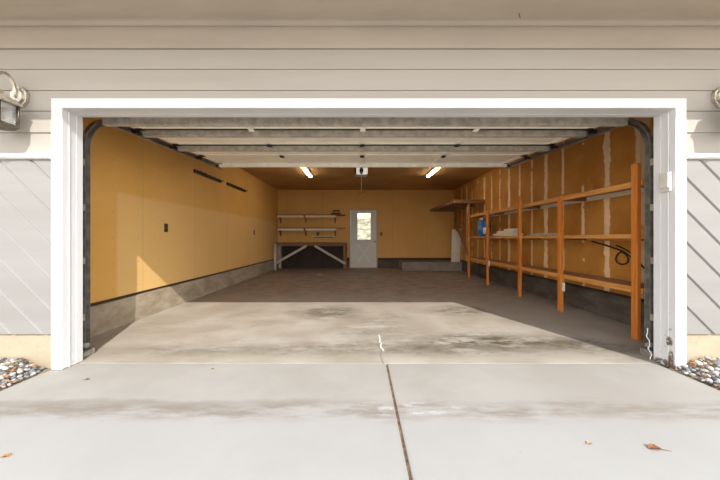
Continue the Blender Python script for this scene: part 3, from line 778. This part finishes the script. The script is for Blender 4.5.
# ================================================================== LANTERNS
def lantern(cx, label):
    cy = 2.215; t = thing('wall_lantern', label, 'wall lantern', (cx, YS, 2.15), 'wall lanterns flanking the garage opening')
    b = MB(); b.prism([(cx+.068*math.cos(PI/8+k*PI/4), 2.165+.085*math.sin(PI/8+k*PI/4)) for k in range(8)], 'y', YS-.036, YS-.004)
    b.prism([(cx+.045*math.cos(PI/8+k*PI/4), 2.165+.06*math.sin(PI/8+k*PI/4)) for k in range(8)], 'y', YS-.05, YS-.036)
    obj('back_plate', b, M_PEWTER, t)
    pts = [(cx, YS-.045, 2.15)]
    for k in range(11):
        a = k/10*PI; pts.append((cx, (YS-.055+cy)/2+((YS-.055-cy)/2)*math.cos(a), 2.18+.125*math.sin(a)))
    b = MB(); b.tube(pts, .011, 10); b.tube([(cx, YS-.05, 2.12), (cx, YS-.07, 2.10), (cx, YS-.09, 2.115)], .009, 8); obj('arm', b, M_PEWTER, t)
    b = MB(); R_ = .142; n = 6; ro = PI/6
    b.lathe([(R_+.004, 2.045), (R_+.006, 2.056), (.105, 2.085), (.07, 2.115), (.045, 2.125), (.04, 2.15), (.02, 2.16), (.014, 2.19)], cx, cy, n, ro, False)
    obj('roof', b, M_PEWTER, t)
    b = MB(); b.lathe([(.03, 1.862), (.10, 1.872), (R_-.012, 1.885), (R_-.012, 1.897)], cx, cy, n, ro, False); b.lathe([(.006, 1.835), (.014, 1.845), (.012, 1.865)], cx, cy, 12)
    obj('base_ring', b, M_DKPEW, t)
    for k in range(n):
        a = ro+k*2*PI/n; r0 = R_-.02
        b = MB(); b.tube([(cx+r0*math.cos(a), cy+r0*math.sin(a), 1.893), (cx+(r0)*math.cos(a), cy+(r0)*math.sin(a), 2.05)], .0075, 6); obj('corner_bar', b, M_DKPEW, t)
    for k in range(n):
        a0, a1 = ro+k*2*PI/n, ro+(k+1)*2*PI/n; r0 = R_-.024
        p0 = Vector((cx+r0*math.cos(a0), cy+r0*math.sin(a0), 1.896)); p1 = Vector((cx+r0*math.cos(a1), cy+r0*math.sin(a1), 1.896))
        b = MB(); b.beam(p0+Vector((0, 0, .075)), p1+Vector((0, 0, .075)), .003, .15, (0, 0, 1), 0); obj('glass_pane', b, M_LGLASS, t)
    b = MB(); b.lathe([(.017, 1.89), (.017, 1.95)], cx, cy, 12); sk = obj('candle_sleeve', b, M_WPLAST, t)
    b = MB(); b.lathe([(.012, 1.95), (.024, 1.97), (.027, 1.99), (.017, 2.02), (.004, 2.037)], cx, cy, 14); obj('bulb', b, M_WPLAST, sk)
lantern(-2.695, 'pewter hexagonal lantern left of the garage opening, cut off by the photo edge')
lantern(2.86, 'pewter hexagonal lantern right of the garage opening, cut off by the photo edge')

# ================================================================== STONES AND LEAVES
R = random.Random(11)
def stone_mesh(seed, m):
    r = random.Random(seed); t = bmesh.new(); bmesh.ops.create_icosphere(t, subdivisions=2, radius=1.0)
    ax = [Vector((r.uniform(-1, 1), r.uniform(-1, 1), r.uniform(-1, 1))).normalized() for _ in range(7)]
    lv = [r.uniform(.62, .9) for _ in ax]
    for v in t.verts:
        for a, l in zip(ax, lv):
            d = v.co.dot(a)
            if d > l: v.co -= a*(d-l)*.85
    bmesh.ops.scale(t, vec=(1, r.uniform(.65, .85), r.uniform(.5, .7)), verts=t.verts)
    me = bpy.data.meshes.new('river_stone'); t.to_mesh(me); t.free(); me.materials.append(m); return me
smats = [plain('stone_grey', (.20, .205, .21), .85, var=.3, scale=8), plain('stone_pale', (.36, .36, .355), .85, var=.2, scale=8), plain('stone_blue', (.15, .165, .18), .85, var=.3, scale=8),
         plain('stone_dark', (.06, .06, .062), .85, var=.3, scale=8), plain('stone_white', (.48, .47, .45), .85, var=.12, scale=8), plain('stone_rust', (.24, .15, .10), .85, var=.3, scale=8)]
smesh = [(stone_mesh(i*3+1, smats[i % 6]), ['grey', 'pale grey', 'blue-grey', 'black', 'white', 'rust-brown'][i % 6]) for i in range(12)]
sproto = {}
def stones(side, n):
    placed = []; tries = 0
    while len(placed) < n and tries < 9000:
        tries += 1
        y = R.uniform(2.03, 2.375); e = 2.47+R.uniform(.02, .60)
        if e > 1.22*y+.06 : continue
        r = R.uniform(.013, .031)
        edge = max(0, 1-(e-2.47)/.06)
        if any((y-a)**2+(e-c)**2 < (.72*(r+q))**2 for a, c, q in placed): continue
        if e-2.47 < r*1.02 or y+r > 2.40: continue
        placed.append((y, e, r))
        zi = .008+.10*max(0, (y-2.1)/.3)*min(1, (e-2.47)/.25)
        i = R.choice([0, 0, 1, 1, 1, 2, 2, 4, 4, 3, 5, 6, 7, 8, 9, 10, 11, 7, 8, 10])
        me, cname = smesh[i]
        o = bpy.data.objects.new('river_stone', me); COL.objects.link(o)
        o.location = (-e if side < 0 else e+.012, y, zi); o.scale = (r, r, r); o.rotation_euler = (R.uniform(-.4, .4), R.uniform(-.4, .4), R.uniform(0, 6.3))
        sd = 'left' if side < 0 else 'right'
        tag(o, f'small {cname} river stone in the bed {sd} of the driveway', 'stone', f'{cname} stones in the bed {sd} of the driveway')
stones(-1, 120); stones(1, 105)
def leaf_mesh(seed, m, L=.06):
    r = random.Random(seed); b = MB(); n = 7
    up = []; lo = []; mid = []
    for i in range(n):
        t = i/(n-1); w = .34*L*math.sin(PI*min(1, t*.96+.02))**.8+.0008; z = .012*math.sin(t*PI)*r.uniform(.5, 1.3)+.003
        mid.append(b.bm.verts.new((t*L-L/2, 0, z*.5+.002))); up.append(b.bm.verts.new((t*L-L/2, w, z+.006*r.random()))); lo.append(b.bm.verts.new((t*L-L/2, -w, z+.006*r.random())))
    for i in range(n-1):
        b.bm.faces.new((mid[i], mid[i+1], up[i+1], up[i])); b.bm.faces.new((lo[i], lo[i+1], mid[i+1], mid[i]))
    b.tube([(-L/2, 0, .003), (-L*.8, .004, .004), (-L*1.05, .012, .006)], .0013, 5)
    bmesh.ops.recalc_face_normals(b.bm, faces=b.bm.faces)
    me = bpy.data.meshes.new('dry_leaf'); b.bm.to_mesh(me); b.bm.free(); me.materials.append(m); return me
lm = [plain('leaf_orange', (.42, .16, .03), .7, var=.3, scale=40), plain('leaf_brown', (.22, .085, .03), .7, var=.3, scale=40), plain('leaf_tan', (.40, .25, .11), .7, var=.3, scale=40)]
lmesh = [leaf_mesh(i, lm[i % 3]) for i in range(6)]
def leaf(x, y, z, i, s, rz, label, group=None):
    o = bpy.data.objects.new('dry_leaf', lmesh[i]); COL.objects.link(o); o.location = (x, y, z); o.scale = (s, s, s); o.rotation_euler = (R.uniform(-.25, .25) if z > .02 else 0, R.uniform(-.25, .25) if z > .02 else 0, rz)
    tag(o, label, 'leaf', group)
for side, n in ((-1, 16), (1, 10)):
    lp = []
    while len(lp) < n:
        y = R.uniform(2.10, 2.36); e = 2.50+abs(R.gauss(0, .13))
        if any(math.hypot(y-a, e-c) < .05 for a, c in lp): continue
        lp.append((y, e))
        z = .03+.10*max(0, (y-2.1)/.3)*min(1, (e-2.47)/.25)
        i = R.randrange(6); sd = 'left' if side < 0 else 'right'; cn = ['orange', 'brown', 'tan'][i % 3]
        leaf(-e if side < 0 else e+.012, y, z, i, R.uniform(.5, .85), R.uniform(0, 6.3), f'dry {cn} leaf among the river stones {sd} of the driveway', f'{cn} leaves on the stones {sd} of the driveway')
leaf(1.465, 1.49, 0, 1, 1.0, PI-.15, 'curled brown leaf lying alone on the driveway near its right edge')
leaf(-2.02, 2.22, 0, 4, .55, .3, 'tiny brown leaf on the driveway near the left jamb foot')
leaf(-1.70, 1.44, 0, 3, .6, .2, 'orange leaf on the driveway at its near left corner')
leaf(-1.18, 2.40, 0, 4, .4, .1, 'tiny brown leaf by the slab edge inside the left half of the opening')
leaf(1.17, 1.53, 0, 2, .5, .4, 'small tan leaf on the driveway between joint and curled brown leaf')
for (x, y, r, lab) in ((-2.45, 10.0, .05, 'white paper scrap on the garage floor under the workbench'), (-1.13, 8.55, .07, 'white paper scrap on the open garage floor before the workbench')):
    b = MB(); b._add([(x-r, y-r*.6, .002), (x+r, y-r*.5, .006), (x+r*.9, y+r*.6, .003), (x-r*.8, y+r*.7, .008), (x, y, .012)], [(0, 1, 4), (1, 2, 4), (2, 3, 4), (3, 0, 4)])
    solo('paper_scrap', b, M_PAPER, (x, y, 0), lab, 'paper')

# ================================================================== LIGHT, CAMERA
def sun(direction, strength, angle, col):
    l = bpy.data.lights.new('sun', 'SUN'); l.energy = strength; l.angle = angle; l.color = col
    o = bpy.data.objects.new('sun', l); COL.objects.link(o); o.rotation_euler = Vector(direction).to_track_quat('-Z', 'Y').to_euler(); o.location = (4, -6, 6)
sun((-.385, 1.0, -1/1.26), 4.9, .0093, (1.0, .955, .89))
w = bpy.data.worlds.new('sky'); S.world = w; w.use_nodes = True; nt = w.node_tree; nt.nodes.clear()
o = nt.nodes.new('ShaderNodeOutputWorld'); bg = nt.nodes.new('ShaderNodeBackground'); nt.links.new(bg.outputs[0], o.inputs[0])
k = NB(nt); x, y, z = k.xyz(k.tc.outputs['Generated'])
nt.links.new(k.mix(k.ramp(z, 0.0, .7), (1.7, 1.62, 1.50), (.66, .80, 1.0)), bg.inputs[0]); bg.inputs[1].default_value = 2.25

cam = bpy.data.cameras.new('camera'); cam.sensor_width = 36; cam.lens = 15.0; cam.shift_y = -2/720; cam.clip_start = .05
co = bpy.data.objects.new('camera', cam); COL.objects.link(co); co.location = (0, 0, 1.05); co.rotation_euler = (PI/2, 0, 0)
S.camera = co
vs = S.view_settings; vs.view_transform = 'Standard'; vs.look = 'None'; vs.gamma = 1; vs.use_curve_mapping = False; vs.exposure = 0.12
